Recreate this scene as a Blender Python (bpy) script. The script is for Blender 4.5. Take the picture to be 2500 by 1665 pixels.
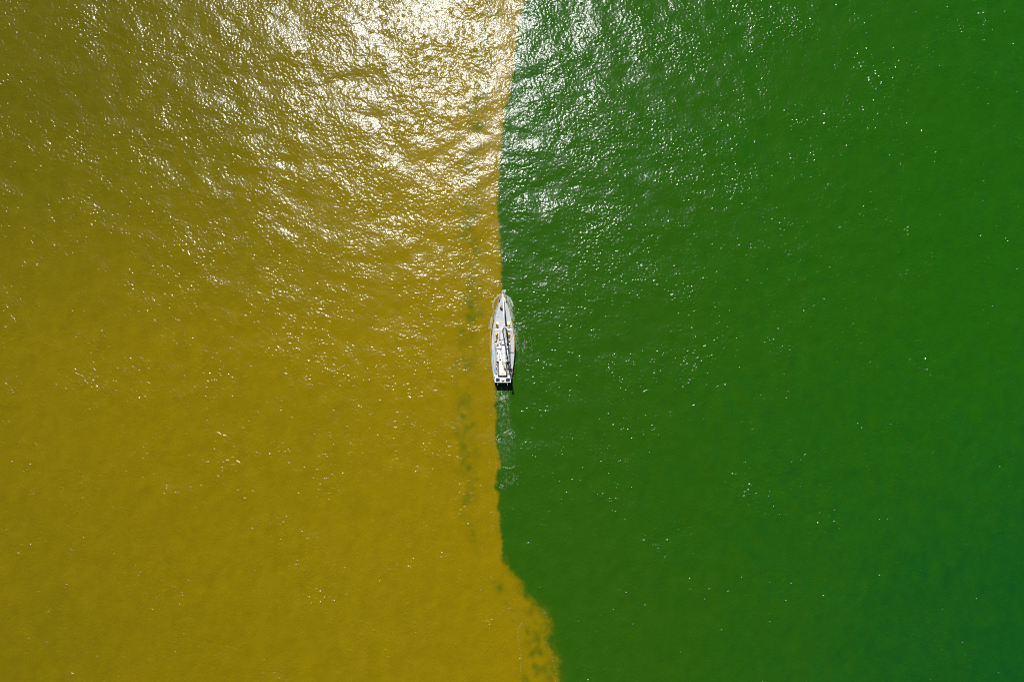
import bpy, math, random
import numpy as np
from mathutils import Vector, Matrix, Euler

S = bpy.context.scene
for o in list(bpy.data.objects):
    bpy.data.objects.remove(o)
R = math.radians
rng = np.random.default_rng(11)
random.seed(5)

# ------------------------------------------------------------------ camera
CAM_H = 110.0
TILT_X, TILT_Y = R(1.36), R(-1.62)               # the gimbal is a degree or two off plumb
cam_d = bpy.data.cameras.new('camera')
cam = bpy.data.objects.new('camera', cam_d)
S.collection.objects.link(cam)
cam_d.sensor_width = 36.0
cam_d.lens = 24.0
cam_d.clip_start = 0.5
cam_d.clip_end = 9000.0
cam.location = (0, 0, CAM_H)
cam.rotation_euler = (TILT_X, TILT_Y, 0)      # a drone looking (almost) straight down
S.camera = cam

# ------------------------------------------------------------------ sky and sun
SUN_ZENITH, SUN_AZ = 28.5, -10.0                   # azimuth from +Y, negative = towards -X
sun_dir = Vector((math.sin(R(SUN_ZENITH)) * math.sin(R(SUN_AZ)),
                  math.sin(R(SUN_ZENITH)) * math.cos(R(SUN_AZ)),
                  math.cos(R(SUN_ZENITH))))
W = bpy.data.worlds.new("World")
S.world = W
W.use_nodes = True
nt = W.node_tree
bg = nt.nodes['Background']
sky = nt.nodes.new('ShaderNodeTexSky')
sky.sky_type = 'NISHITA'
sky.sun_disc = False
sky.air_density = 0.25
sky.dust_density = 0.3
sky.ozone_density = 0.5
sky.sun_elevation = R(90 - SUN_ZENITH)
sky.sun_rotation = R(SUN_AZ)
nt.links.new(sky.outputs[0], bg.inputs[0])
bg.inputs[1].default_value = 0.06
sd = bpy.data.lights.new('sun', 'SUN')
sd.energy = 4.2
sd.angle = R(0.5)
sd.color = (1.0, 0.98, 0.955)
sun = bpy.data.objects.new('sun', sd)
S.collection.objects.link(sun)
sun.rotation_euler = sun_dir.to_track_quat('Z', 'Y').to_euler()
sun.location = sun_dir * 200

S.view_settings.view_transform = 'Standard'
S.view_settings.look = 'None'
S.view_settings.exposure = 1.0                  # exposed for the dark water; the boat's whites clip, as in the photo
S.view_settings.gamma = 1.0
S.render.engine = 'CYCLES'
S.cycles.use_denoising = False
S.cycles.sample_clamp_direct = 1.2           # a sensor well that fills up, so tiny glints stay tiny
S.cycles.sample_clamp_indirect = 4
S.cycles.max_bounces = 5
S.cycles.filter_width = 1.0

# ------------------------------------------------------------------ helpers
FPX = 2500 * 24.0 / 36.0
RC = Euler((TILT_X, TILT_Y, 0)).to_matrix()

def at(px, py, z=0.0):
    """real place (metres) of a point seen at photo pixel (px, py) when it stands z above the water"""
    d = RC @ Vector(((px - 1250) / FPX, -(py - 832.5) / FPX, -1.0))
    t = (CAM_H - z) / -d.z
    return Vector((d.x * t, d.y * t, z))

C = S.collection

def new_mat(name):
    m = bpy.data.materials.new(name)
    m.use_nodes = True
    return m, m.node_tree.nodes, m.node_tree.links, m.node_tree.nodes['Principled BSDF']

def paint(name, col, rough=0.5, var=0.12, scale=3.0, metal=0.0, stain=None, stain_amt=0.35, ior=1.45):
    m, N, L, b = new_mat(name)
    b.inputs['Roughness'].default_value = rough
    b.inputs['Metallic'].default_value = metal
    b.inputs['IOR'].default_value = ior
    tc = N.new('ShaderNodeTexCoord')
    n = N.new('ShaderNodeTexNoise')
    n.inputs['Scale'].default_value = scale
    n.inputs['Detail'].default_value = 6
    n.inputs['Roughness'].default_value = 0.65
    L.new(tc.outputs['Object'], n.inputs['Vector'])
    r = N.new('ShaderNodeMapRange')
    r.inputs['From Min'].default_value = 0.3
    r.inputs['From Max'].default_value = 0.7
    L.new(n.outputs['Fac'], r.inputs['Value'])
    mx = N.new('ShaderNodeMix')
    mx.data_type = 'RGBA'
    mx.inputs[6].default_value = [c * (1 - var) for c in col] + [1]
    mx.inputs[7].default_value = [min(1, c * (1 + var)) for c in col] + [1]
    L.new(r.outputs[0], mx.inputs[0])
    out = mx.outputs[2]
    if stain:
        n2 = N.new('ShaderNodeTexNoise')
        n2.inputs['Scale'].default_value = scale * 0.6
        n2.inputs['Detail'].default_value = 8
        L.new(tc.outputs['Object'], n2.inputs['Vector'])
        r2 = N.new('ShaderNodeMapRange')
        r2.inputs['From Min'].default_value = 0.52
        r2.inputs['From Max'].default_value = 0.68
        r2.inputs['To Max'].default_value = stain_amt
        L.new(n2.outputs['Fac'], r2.inputs['Value'])
        m2 = N.new('ShaderNodeMix')
        m2.data_type = 'RGBA'
        L.new(r2.outputs[0], m2.inputs[0])
        L.new(out, m2.inputs[6])
        m2.inputs[7].default_value = list(stain) + [1]
        out = m2.outputs[2]
    L.new(out, b.inputs['Base Color'])
    return m

M = {
    'hull': paint('hull_paint', (0.31, 0.29, 0.275), 0.35, 0.06, 1.2, stain=(0.21, 0.12, 0.07), stain_amt=0.5),
    'deck': paint('deck_paint', (0.255, 0.262, 0.268), 0.7, 0.05, 2.5, stain=(0.2, 0.2, 0.19), stain_amt=0.4),
    'trunk': paint('trunk_paint', (0.27, 0.264, 0.25), 0.65, 0.07, 2.0, stain=(0.2, 0.18, 0.15), stain_amt=0.5),
    'white': paint('white_paint', (0.48, 0.48, 0.475), 0.4, 0.04, 3.0, stain=(0.3, 0.28, 0.24), stain_amt=0.3),
    'sail': paint('sail_cloth', (0.43, 0.43, 0.425), 0.85, 0.06, 4.0, stain=(0.28, 0.28, 0.265), stain_amt=0.4),
    'cream': paint('cream_canvas', (0.46, 0.43, 0.365), 0.9, 0.04, 2.0),
    'yellow': paint('yellow_paint', (0.50, 0.40, 0.0015), 0.45, 0.08, 6.0),
    'yrail': paint('yellow_cloth', (0.38, 0.24, 0.005), 0.8, 0.25, 3.0, stain=(0.34, 0.26, 0.1), stain_amt=0.7),
    'blue': paint('blue_canvas', (0.05, 0.21, 0.33), 0.8, 0.25, 2.5, stain=(0.21, 0.275, 0.33), stain_amt=0.7),
    'black': paint('black_rubber', (0.006, 0.006, 0.0065), 0.5, 0.3, 5.0),
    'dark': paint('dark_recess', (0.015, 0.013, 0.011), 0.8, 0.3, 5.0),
    'glass': paint('tinted_glass', (0.01, 0.012, 0.011), 0.08, 0.2, 2.0, ior=1.5),
    'olivelitglass': paint('olive_lit_glass', (0.06, 0.055, 0.018), 0.15, 0.2, 2.0, ior=1.5),  # mirrored olive light painted into the pane's base colour
    'greyglass': paint('grey_glass', (0.08, 0.1, 0.11), 0.15, 0.2, 2.0, ior=1.5),
    'metal': paint('grey_metal', (0.2, 0.205, 0.21), 0.5, 0.15, 6.0, metal=0.2),
    'wire': paint('steel_wire', (0.15, 0.155, 0.16), 0.4, 0.1, 6.0, metal=0.5),
    'rust': paint('rusty_iron', (0.165, 0.1, 0.06), 0.8, 0.3, 8.0, stain=(0.26, 0.21, 0.15), stain_amt=0.8),
    'solar': paint('solar_cell', (0.004, 0.011, 0.0375), 0.25, 0.25, 3.0, ior=1.45),
    'teak': paint('weathered_teak', (0.13, 0.095, 0.06), 0.75, 0.2, 6.0),
    'tan': paint('tan_rope', (0.21, 0.14, 0.06), 0.9, 0.3, 14.0),
    'teal': paint('green_plastic', (0.005, 0.225, 0.15), 0.4, 0.08, 5.0),
    'paleblue': paint('pale_blue_vinyl', (0.21, 0.26, 0.3), 0.5, 0.1, 5.0),
}

class MB:
    """collects shapes, builds ONE mesh object"""
    def __init__(s):
        s.v, s.f = [], []
    def add(s, vs, fs):
        k = len(s.v)
        s.v += [tuple(p) for p in vs]
        s.f += [tuple(i + k for i in f) for f in fs]
        return s
    def box(s, c, sx, sy, sz, rz=0.0, taper=1.0):
        ca, sa = math.cos(rz), math.sin(rz)
        vs = []
        for z, t in ((-sz / 2, 1.0), (sz / 2, taper)):
            for x, y in ((-1, -1), (1, -1), (1, 1), (-1, 1)):
                X, Y = x * sx / 2 * t, y * sy / 2 * t
                vs.append((c[0] + X * ca - Y * sa, c[1] + X * sa + Y * ca, c[2] + z))
        return s.add(vs, [(3, 2, 1, 0), (4, 5, 6, 7), (0, 1, 5, 4), (1, 2, 6, 5), (2, 3, 7, 6), (3, 0, 4, 7)])
    def tube(s, pts, rad, n=8, flat=1.0):
        pts = [Vector(p) for p in pts]
        if not isinstance(rad, (list, tuple)):
            rad = [rad] * len(pts)
        vs = []
        for i, p in enumerate(pts):
            t = (pts[min(i + 1, len(pts) - 1)] - pts[max(i - 1, 0)]).normalized()
            ref = Vector((0, 0, 1)) if abs(t.z) < 0.9 else Vector((1, 0, 0))
            a = t.cross(ref).normalized()
            b = a.cross(t).normalized()
            for k in range(n):
                w = 2 * math.pi * k / n
                vs.append(p + a * math.cos(w) * rad[i] + b * math.sin(w) * rad[i] * flat)
        fs = []
        for i in range(len(pts) - 1):
            for k in range(n):
                fs.append((i * n + k, i * n + (k + 1) % n, (i + 1) * n + (k + 1) % n, (i + 1) * n + k))
        fs.append(tuple(range(n))[::-1])
        fs.append(tuple(range((len(pts) - 1) * n, len(pts) * n)))
        return s.add(vs, fs)
    def prism(s, pts, z0, z1):
        n = len(pts)
        vs = [(p[0], p[1], z0) for p in pts] + [(p[0], p[1], z1) for p in pts]
        fs = [tuple(range(n))[::-1], tuple(range(n, 2 * n))]
        fs += [(i, (i + 1) % n, n + (i + 1) % n, n + i) for i in range(n)]
        return s.add(vs, fs)
    def loft(s, lo, hi):
        n = len(lo)
        fs = [tuple(range(n))[::-1], tuple(range(n, 2 * n))]
        fs += [(i, (i + 1) % n, n + (i + 1) % n, n + i) for i in range(n)]
        return s.add(list(lo) + list(hi), fs)
    def lathe(s, origin, axis, prof, n=16):
        ax = Vector(axis).normalized()
        ref = Vector((0, 0, 1)) if abs(ax.z) < 0.9 else Vector((0, 1, 0))
        a = ax.cross(ref).normalized()
        b = a.cross(ax)
        o = Vector(origin)
        vs = []
        for h, r in prof:
            for k in range(n):
                w = 2 * math.pi * k / n
                vs.append(o + ax * h + (a * math.cos(w) + b * math.sin(w)) * r)
        fs = []
        for i in range(len(prof) - 1):
            for k in range(n):
                fs.append((i * n + k, i * n + (k + 1) % n, (i + 1) * n + (k + 1) % n, (i + 1) * n + k))
        fs.append(tuple(range(n))[::-1])
        fs.append(tuple(range((len(prof) - 1) * n, len(prof) * n)))
        return s.add(vs, fs)
    def build(s, name, mat, parent=None, smooth=False, bevel=0.0, label=None):
        me = bpy.data.meshes.new(name)
        me.from_pydata(s.v, [], s.f)
        me.materials.append(mat)
        o = bpy.data.objects.new(name, me)
        C.objects.link(o)
        if parent:
            o.parent = parent
        if label:
            o['label'] = label
        import bmesh
        bm = bmesh.new()
        bm.from_mesh(me)
        bmesh.ops.recalc_face_normals(bm, faces=bm.faces)
        bm.to_mesh(me)
        bm.free()
        if smooth:
            me.shade_smooth()
            me.set_sharp_from_angle(angle=R(40))
        if bevel:
            bv = o.modifiers.new('bevel', 'BEVEL')
            bv.width = bevel
            bv.segments = 2
            bv.limit_method = 'ANGLE'
        return o

def tag(o, label, cat, group=None, kind=None):
    o['label'] = label
    o['category'] = cat
    if group:
        o['group'] = group
    if kind:
        o['kind'] = kind
    return o

# ================================================================== WATER
# one sheet: a fine wave-resolving middle (about 0.11 m) that stretches out to the horizon
NX, NY, DX = 1800, 1250, 0.11
LX, LY = NX * DX, NY * DX
xf = (np.arange(NX) - NX / 2) * DX
yf = (np.arange(NY) - NY / 2) * DX
kx = 2 * np.pi * np.fft.fftfreq(NX, DX)[None, :]
ky = 2 * np.pi * np.fft.fftfreq(NY, DX)[:, None]
KK = np.sqrt(kx ** 2 + ky ** 2)
KK[0, 0] = 1e-6
TH = np.arctan2(ky, kx)

def at2(px, py):
    p = at(px, py)
    return p.x, p.y

def field(P):
    """random periodic field with 2-D power spectrum P"""
    w = rng.standard_normal((NY, NX)) + 1j * rng.standard_normal((NY, NX))
    return np.real(np.fft.ifft2(w * np.sqrt(P)))

def band(lmin, lmax, slope=-2.0, dirw=None, spread=0.4):
    kmin, kmax = 2 * np.pi / lmax, 2 * np.pi / lmin
    P = KK ** slope * np.exp(-(kmin / KK) ** 3) * np.exp(-(KK / kmax) ** 3)
    if dirw is not None:
        P = P * (spread + np.cos(TH - dirw) ** 2)
    P[0, 0] = 0
    return P

def unit(P):
    f = field(P)
    return (f - f.mean()) / f.std()

def waves(lmin, lmax, dirw, spread, rms_slope, fall=-4.0):
    """height field with the asked total rms slope"""
    f = field(band(lmin, lmax, fall, dirw, spread))
    gy, gx = np.gradient(f, DX)
    return f * (rms_slope / np.sqrt((gx ** 2 + gy ** 2).mean()))

WIND = R(68)
LONG_S, MID_S, SHORT_S = 0.046, 0.036, 0.110
h_long = waves(2.2, 14.0, WIND, 0.35, LONG_S)
h_mid = waves(0.9, 2.6, WIND + 0.3, 0.5, MID_S)
h_short = waves(0.24, 0.8, WIND - 0.2, 0.8, SHORT_S, -3.2)
gust = unit(band(4.0, 22.0, -3.0))
gust2 = unit(band(1.5, 5.0, -3.0))

XX, YY = np.meshgrid(xf, yf)

# ---- where the two waters meet (measured along the photo's seam)
seam_px = [(1300, -260), (1290, -100), (1281, 0), (1266, 64), (1256, 143), (1246, 217), (1231, 281), (1223, 357), (1219, 421),
           (1215, 462), (1214, 513), (1218, 543), (1218, 584), (1222, 645), (1224, 698), (1221, 760), (1213, 850),
           (1208, 925), (1209.5, 955), (1210, 971), (1208, 991), (1211, 1012), (1209, 1052), (1208, 1077), (1215, 1099),
           (1221, 1126), (1219, 1144), (1211, 1159), (1211, 1181), (1206, 1191), (1215, 1201), (1217, 1232),
           (1216.5, 1250), (1220, 1276), (1224, 1303), (1226, 1343), (1230, 1369), (1248, 1398), (1259, 1411),
           (1274, 1418), (1270, 1440), (1283, 1459), (1301, 1467), (1325, 1488), (1340, 1507), (1338, 1536), (1334, 1557),
           (1343, 1578), (1357, 1615), (1362, 1663), (1372, 1740), (1395, 1900)]
sp = np.array([at(x, y)[:2] for x, y in seam_px])
order = np.argsort(sp[:, 1])
sp = sp[order]
def seam_x(y):
    return np.interp(y, sp[:, 1], sp[:, 0])

# slick: a smoother band of water just on the brown side of the seam
yl = np.linspace(-90, 90, 3601)
xl = seam_x(yl)
kern = np.exp(-0.5 * (np.arange(-30, 31) * 0.05 / 0.35) ** 2)
xs_ = np.convolve(np.pad(xl, 30, mode='edge'), kern / kern.sum(), mode='valid')
SEAM = np.interp(YY, yl, xs_)
dseam = SEAM - XX                                   # >0 on the brown side
slick = np.exp(-((dseam - 2.6) / 2.6) ** 2) * 0.50 + np.exp(-((dseam + 0.9) / 1.1) ** 2) * 0.35
amp = np.exp(0.28 * gust + 0.16 * gust2 - 0.05) * (1 - slick)
lift = h_long / h_long.std()
amp_s = amp * (1 + 0.12 * np.clip(lift, -2, 2)) * np.exp(0.48 * unit(band(0.7, 2.0, -2.5)) - 0.13)

# ---- ship waves
bx, by = at2(1227.6, 722)                           # bow
sx, sy = at2(1227.6, 930)                           # stern
wake = np.zeros_like(XX)
i0, i1 = np.searchsorted(yf, by - 42), np.searchsorted(yf, by + 3)
j0, j1 = np.searchsorted(xf, bx - 26), np.searchsorted(xf, bx + 26)
wx, wy = XX[i0:i1, j0:j1], YY[i0:i1, j0:j1]
acc = np.zeros_like(wx)
U2 = 3.0 ** 2
ths = np.linspace(-1.25, 1.25, 81)
for (ox, oy, s0) in ((bx, by, 1.0), (sx, sy, -0.7)):
    rx, ry = wx - ox, -(wy - oy)
    part = np.zeros_like(wx)
    for th in ths:
        k = 9.81 / (U2 * math.cos(th) ** 2)
        part += math.cos(th) ** 1.0 * np.exp(-k * 0.12) * np.sin(k * (ry * math.cos(th) + rx * math.sin(th)))
    behind = 1 / (1 + np.exp(-(ry - 1.0 - np.abs(rx) * 1.9) / 0.8))
    acc += s0 * part / len(ths) * behind * np.exp(-np.clip(ry, 0, None) / 22.0)
wake[i0:i1, j0:j1] = acc * 0.16
Z = h_long + h_mid * (0.6 + 0.4 * amp) + h_short * amp_s + wake

# ---- sediment: brown river water against green water
fing = unit(band(0.6, 3.5, -3.0))
fing2 = unit(band(0.3, 1.0, -2.0))
yb = at2(1250, 1390)[1]
loose = 1 / (1 + np.exp((YY - yb) / 1.5))           # the seam frays towards the lower end
d = dseam + fing * (0.10 + 0.13 * loose) + fing2 * (0.05 + 0.04 * loose)
sed = 1 / (1 + np.exp(-d / (0.09 + 0.30 * loose)))
# eddies of green water caught inside the brown
eddy = np.zeros_like(XX)
for (px, py, ax, ay, s) in [
        (1142, 433, 14, 10, .5), (1152, 470, 16, 18, .42), (1152, 523, 18, 14, .55), (1148, 574, 16, 14, .40),
        (1150, 610, 12, 12, .25), (1143, 690, 12, 9, .35), (1143, 747, 10, 9, .5), (1173, 764, 8, 10, .55),
        (1146, 780, 12, 7, .6), (1138, 772, 8, 8, .4), (1150, 870, 12, 14, .25), (1133, 1017, 8, 9, .5), (1146, 1030, 8, 9, .6),
        (1154, 1036, 7, 8, .6), (1162, 1047, 6, 6, .4), (1146, 1093, 16, 10, .42), (1150, 1112, 14, 9, .35),
        (1146, 1146, 6, 6, .55), (1152, 1157, 6, 7, .5), (1160, 1168, 10, 5, .5), (1140, 1168, 8, 5, .35), (1156, 1311, 14, 18, .45),
        (1190, 1305, 5, 8, .4), (1206, 1419, 8, 6, .5), (1219, 1436, 8, 8, .5), (1240, 1467, 7, 7, .45), (1259, 1505, 7, 14, .35),
        (1288, 1542, 13, 6, .85), (1312, 1562, 8, 7, .6), (1303, 1589, 18, 14, .5), (1306, 1623, 9, 7, .8), (1326, 1600, 10, 18, .4),
        (1285, 1657, 10, 9, .75), (1315, 1500, 14, 14, .45), (1330, 1515, 10, 20, .5), (1310, 1640, 22, 16, .4), (1345, 1650, 10, 16, .4),
        (1167, 56, 12, 16, .6), (1208, 51, 9, 14, .7), (1180, 222, 12, 12, .6), (1172, 306, 14, 14, .55), (1105, 84, 12, 10, .3),
        (1150, 170, 16, 18, .4), (1165, 360, 18, 16, .35), (1190, 130, 14, 20, .35), (1145, 960, 10, 20, .2), (1140, 1210, 12, 22, .2)]:
    p = at(px, py)
    eddy = np.maximum(eddy, s * np.exp(-((XX - p.x) / (ax * .066 * 1.45)) ** 2 - ((YY - p.y) / (ay * .066 * 1.45)) ** 2))
curl = unit(band(1.0, 5.0, -3.4))
curl2 = unit(band(1.0, 9.0, -3.0, R(5), 0.12))
upper = 1 / (1 + np.exp(-(YY - at2(1250, 1260)[1]) / 2.0))
mixband = np.exp(-((dseam - 4.7 - 0.5 * curl2) / 1.5) ** 2) * np.clip(0.27 + 0.14 * curl + 0.20 * curl2, 0, .7) * upper
fray = np.exp(-((dseam - 1.6) / 2.0) ** 2) * np.clip(0.26 + 0.22 * curl + 0.04 * fing2, 0, .6) / (1 + np.exp((YY - at2(1250, 1455)[1]) / 1.2))
eddy = np.clip(np.maximum(eddy * (0.55 + 0.45 * curl + 0.28 * fing), 0) + mixband + fray, 0, .9)
sed = np.clip(sed * (1 - 0.60 * eddy), 0, 1)
# thinner silt further from the seam plus lens vignetting painted in at upper left; deeper clear water far out on the green side
cloud = unit(band(6.0, 60.0, -3.0))
cloud2 = unit(band(0.8, 7.0, -2.6, R(20), 0.25))
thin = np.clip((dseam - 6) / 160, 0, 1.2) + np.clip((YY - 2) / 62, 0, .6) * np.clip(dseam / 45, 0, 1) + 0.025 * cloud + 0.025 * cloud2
clear = np.clip((-dseam - 10) / 72, 0, 1.3) ** 1.3 * np.clip(0.10 - YY / 55, 0, 1.1) + (0.03 * cloud + 0.06 * cloud2) * np.clip((-dseam) / 40, 0.3, 1.2)
vivid = np.clip((-dseam - 12) / 65, 0, 1.0) + 0.03 * cloud + 0.03 * cloud2
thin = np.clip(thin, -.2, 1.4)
clear = np.clip(clear, -.2, 1.4)
fine = unit(band(0.22, 0.6, -1.2)) * 0.8 + unit(band(1.0, 6.0, -2.6, R(-35), 0.2)) * 0.45
# aerated water behind the stern and beside the bow
aer = np.zeros_like(XX)
for (px, py, ax, ay, s) in [(1225, 966, 12, 18, .30), (1228, 1000, 12, 30, .16), (1230, 1040, 14, 40, .10), (1234, 1090, 18, 45, .15),
                            (1242, 730, 4, 6, .5), (1247, 745, 4, 12, .45), (1252, 770, 4, 14, .3), (1262, 830, 8, 30, .18),
                            (1270, 850, 14, 14, .15)]:
    p = at(px, py)
    aer = np.maximum(aer, s * np.exp(-((XX - p.x) / (ax * .066)) ** 2 - ((YY - p.y) / (ay * .066)) ** 2))
swirl = unit(band(0.35, 1.4, -2.2))
aer = np.clip(aer * (0.75 + 0.6 * swirl) * (1 - 0.6 * sed), 0, 1)

# ---- the sheet
def axis(a, lim):
    out, step, v = [], a[1] - a[0], a[-1]
    while v < lim:
        step *= 1.32
        v += step
        out.append(v)
    lo, step, v = [], a[1] - a[0], a[0]
    while v > -lim:
        step *= 1.32
        v -= step
        lo.append(v)
    return np.array(lo[::-1] + list(a) + out), len(lo), len(out)
gx_, lx0, lx1 = axis(xf, 6000)
gy_, ly0, ly1 = axis(yf, 6000)
pad = ((ly0, ly1), (lx0, lx1))
edge = lambda A: np.pad(A, pad, mode='edge')
fadex = np.clip((LX / 2 - np.abs(xf)) / 3.0, 0, 1)
fadey = np.clip((LY / 2 - np.abs(yf)) / 3.0, 0, 1)
Zs = np.pad(Z * fadex[None, :] * fadey[:, None], pad, mode='constant')
GX, GY = np.meshgrid(gx_, gy_)
nyv, nxv = GX.shape
co = np.stack([GX, GY, Zs], -1).reshape(-1, 3).astype(np.float32)
ii = np.arange(nyv - 1)[:, None] * nxv + np.arange(nxv - 1)[None, :]
quads = np.stack([ii, ii + 1, ii + 1 + nxv, ii + nxv], -1).reshape(-1, 4).astype(np.int32)
me = bpy.data.meshes.new('water')
me.vertices.add(len(co))
me.vertices.foreach_set('co', co.ravel())
me.loops.add(quads.size)
me.loops.foreach_set('vertex_index', quads.ravel())
me.polygons.add(len(quads))
me.polygons.foreach_set('loop_start', np.arange(0, quads.size, 4, dtype=np.int32))
me.update(calc_edges=True)
me.shade_smooth()
for nm, A in (('sediment', sed), ('thinning_vignette', thin), ('clearing', clear), ('greening', vivid), ('aeration', aer), ('mottle', fine)):
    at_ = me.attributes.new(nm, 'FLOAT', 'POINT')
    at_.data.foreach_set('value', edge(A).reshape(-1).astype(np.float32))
water = bpy.data.objects.new('water', me)
C.objects.link(water)
tag(water, 'wind rippled water, silty golden brown on the left and deep green on the right', 'water', kind='structure')

def water_z(x, y):
    j = int(round((x - xf[0]) / DX))
    i = int(round((y - yf[0]) / DX))
    return float(Z[i % NY, j % NX])

# ---- its material: silt and clear water colours, a glossy skin
m, N, L, b = new_mat('water_surface')
me.materials.append(m)
def attr(nm):
    a = N.new('ShaderNodeAttribute')
    a.attribute_name = nm
    return a.outputs['Fac']
def mix(fac, a, c):
    x = N.new('ShaderNodeMix')
    x.data_type = 'RGBA'
    for i, v in ((0, fac), (6, a), (7, c)):
        if isinstance(v, (tuple, list)):
            x.inputs[i].default_value = list(v) + [1]
        elif isinstance(v, float):
            x.inputs[i].default_value = v
        else:
            L.new(v, x.inputs[i])
    return x.outputs[2]
GOLD, OLIVE = (0.121, 0.087, 0.0001), (0.058, 0.052, 0.0002)  # OLIVE: thinner silt with the vignette's darkening painted in
GREEN, TEAL = (0.0118, 0.047, 0.0008), (0.0022, 0.038, 0.0040)
brown = mix(attr('thinning_vignette'), GOLD, OLIVE)
green = mix(attr('greening'), GREEN, (0.0064, 0.051, 0.0004))
green = mix(attr('clearing'), green, TEAL)
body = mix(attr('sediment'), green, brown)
mr = N.new('ShaderNodeMapRange')
mr.inputs['From Min'].default_value = -3
mr.inputs['From Max'].default_value = 3
mr.inputs['To Min'].default_value = 0.85
mr.inputs['To Max'].default_value = 1.15
L.new(attr('mottle'), mr.inputs['Value'])
vm = N.new('ShaderNodeVectorMath')
vm.operation = 'SCALE'
L.new(body, vm.inputs[0])
L.new(mr.outputs[0], vm.inputs['Scale'])
body = mix(attr('aeration'), vm.outputs[0], (0.09, 0.14, 0.075))
geo = N.new('ShaderNodeNewGeometry')
nz = N.new('ShaderNodeTexNoise')
nz.inputs['Scale'].default_value = 6.2
nz.inputs['Detail'].default_value = 1.5
nz.inputs['Roughness'].default_value = 0.6
L.new(geo.outputs['Position'], nz.inputs['Vector'])
bp = N.new('ShaderNodeBump')
bp.inputs['Strength'].default_value = 0.42
bp.inputs['Distance'].default_value = 0.05
L.new(nz.outputs['Fac'], bp.inputs['Height'])
# light coming back out of the turbid water hardly follows the ripples; the glossy skin does
up = N.new('ShaderNodeMix')
up.data_type = 'VECTOR'
up.inputs[0].default_value = 0.42
L.new(geo.outputs['Normal'], up.inputs[4])
up.inputs[5].default_value = (0, 0, 1)
dif = N.new('ShaderNodeBsdfDiffuse')
L.new(body, dif.inputs['Color'])
L.new(up.outputs[1], dif.inputs['Normal'])
glo = N.new('ShaderNodeBsdfGlossy')
glo.inputs['Color'].default_value = (1, 1, 1, 1)
glo.distribution = 'BECKMANN'
glo.inputs['Roughness'].default_value = 0.155
L.new(bp.outputs[0], glo.inputs['Normal'])
fre = N.new('ShaderNodeFresnel')
fre.inputs['IOR'].default_value = 1.35
L.new(bp.outputs[0], fre.inputs['Normal'])
ms = N.new('ShaderNodeMixShader')
L.new(fre.outputs[0], ms.inputs[0])
L.new(dif.outputs[0], ms.inputs[1])
glo2 = N.new('ShaderNodeBsdfGlossy')                # capillary roughness too fine for the ripples: a soft sheen
glo2.inputs['Color'].default_value = (1, 1, 1, 1)
glo2.distribution = 'BECKMANN'
glo2.inputs['Roughness'].default_value = 0.34
L.new(geo.outputs['Normal'], glo2.inputs['Normal'])
gm = N.new('ShaderNodeMixShader')
gm.inputs[0].default_value = 0.10
L.new(glo.outputs[0], gm.inputs[1])
L.new(glo2.outputs[0], gm.inputs[2])
L.new(gm.outputs[0], ms.inputs[2])
outn = [n_ for n_ in N if n_.type == 'OUTPUT_MATERIAL'][0]
N.remove(b)
L.new(ms.outputs[0], outn.inputs['Surface'])

# ================================================================== SAILING BOAT

ORG = at(1227.6, 822, 0)
boat = bpy.data.objects.new('sailing_boat', None)
boat.location = ORG
C.objects.link(boat)
tag(boat, 'grey decked white sailing yacht with furled sails on the line between two water colours', 'sailing boat')
def P(px, py, z):
    return at(px, py, z) - ORG

def zdeck(py):
    t = (py - 708) / (934 - 708)
    return 1.65 - 0.85 * t + 0.50 * t * t
RAIL = 0.22
LEFT = [(1226.6, 707.6), (1222, 718), (1217.2, 733.5), (1210.9, 753), (1206, 774), (1201.8, 795), (1199.6, 810), (1198.0, 826), (1197.8, 843),
        (1198.4, 863), (1199.8, 882), (1201.7, 898), (1203.6, 911), (1205.5, 924), (1207.4, 933)]
RIGHT = [(1228.4, 707.6), (1233.4, 718), (1237.5, 733.5), (1243.9, 753), (1248.6, 774), (1252.6, 795), (1255.0, 810), (1256.8, 826), (1257.2, 843),
         (1256.4, 863), (1254.6, 882), (1252.4, 898), (1250.6, 911), (1249, 924), (1247.4, 933)]
def edge_px(side, py):
    E = LEFT if side < 0 else RIGHT
    return float(np.interp(py, [e[1] for e in E], [e[0] for e in E]))
pys = sorted(set([e[1] for e in LEFT] + list(np.linspace(712, 928, 28))))
def rail_pt(side, py, inset=0.0, dz=0.0):
    z = zdeck(py) + RAIL
    p = P(edge_px(side, py), py, z)
    p.x -= side * inset
    p.z += dz
    return p
# hull: one skin from the rail down to below the water
hv, nprof = [], None
for py in pys:
    l, r = rail_pt(-1, py), rail_pt(1, py)
    cx, hw = (l.x + r.x) / 2, (r.x - l.x) / 2
    zr, zd = l.z, zdeck(py)
    dist = rail_pt(-1, pys[0]).y - l.y
    rake = 1.3 * math.exp(-dist / 1.6)
    fin = 1 - 0.55 * math.exp(-dist / 3.0)
    inn = max(hw - 0.07, hw * 0.4)
    prof = [(inn, zd - 0.03), (inn, zr), (hw, zr), (hw * .995, zd - 0.05), (hw * .95 * (0.5 + 0.5 * fin), zd * .5), (hw * .86 * fin, 0.05), (hw * .6 * fin, -0.5), (0.0, -0.75)]
    ring = [(-w, z) for w, z in prof] + [(w, z) for w, z in prof[::-1][1:]]
    nprof = len(ring)
    for w, z in ring:
        hv.append((cx + w, l.y - rake * max(0.0, 1 - z / zr), z))
ns = len(pys)
fs = [(i * nprof + k, i * nprof + k + 1, (i + 1) * nprof + k + 1, (i + 1) * nprof + k) for i in range(ns - 1) for k in range(nprof - 1)]
fs.append(tuple((ns - 1) * nprof + k for k in range(nprof)))
fs.append(tuple(k for k in range(nprof)))
hb = MB().add(hv, fs)
hull = hb.build('hull', M['hull'], boat, smooth=True)
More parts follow.
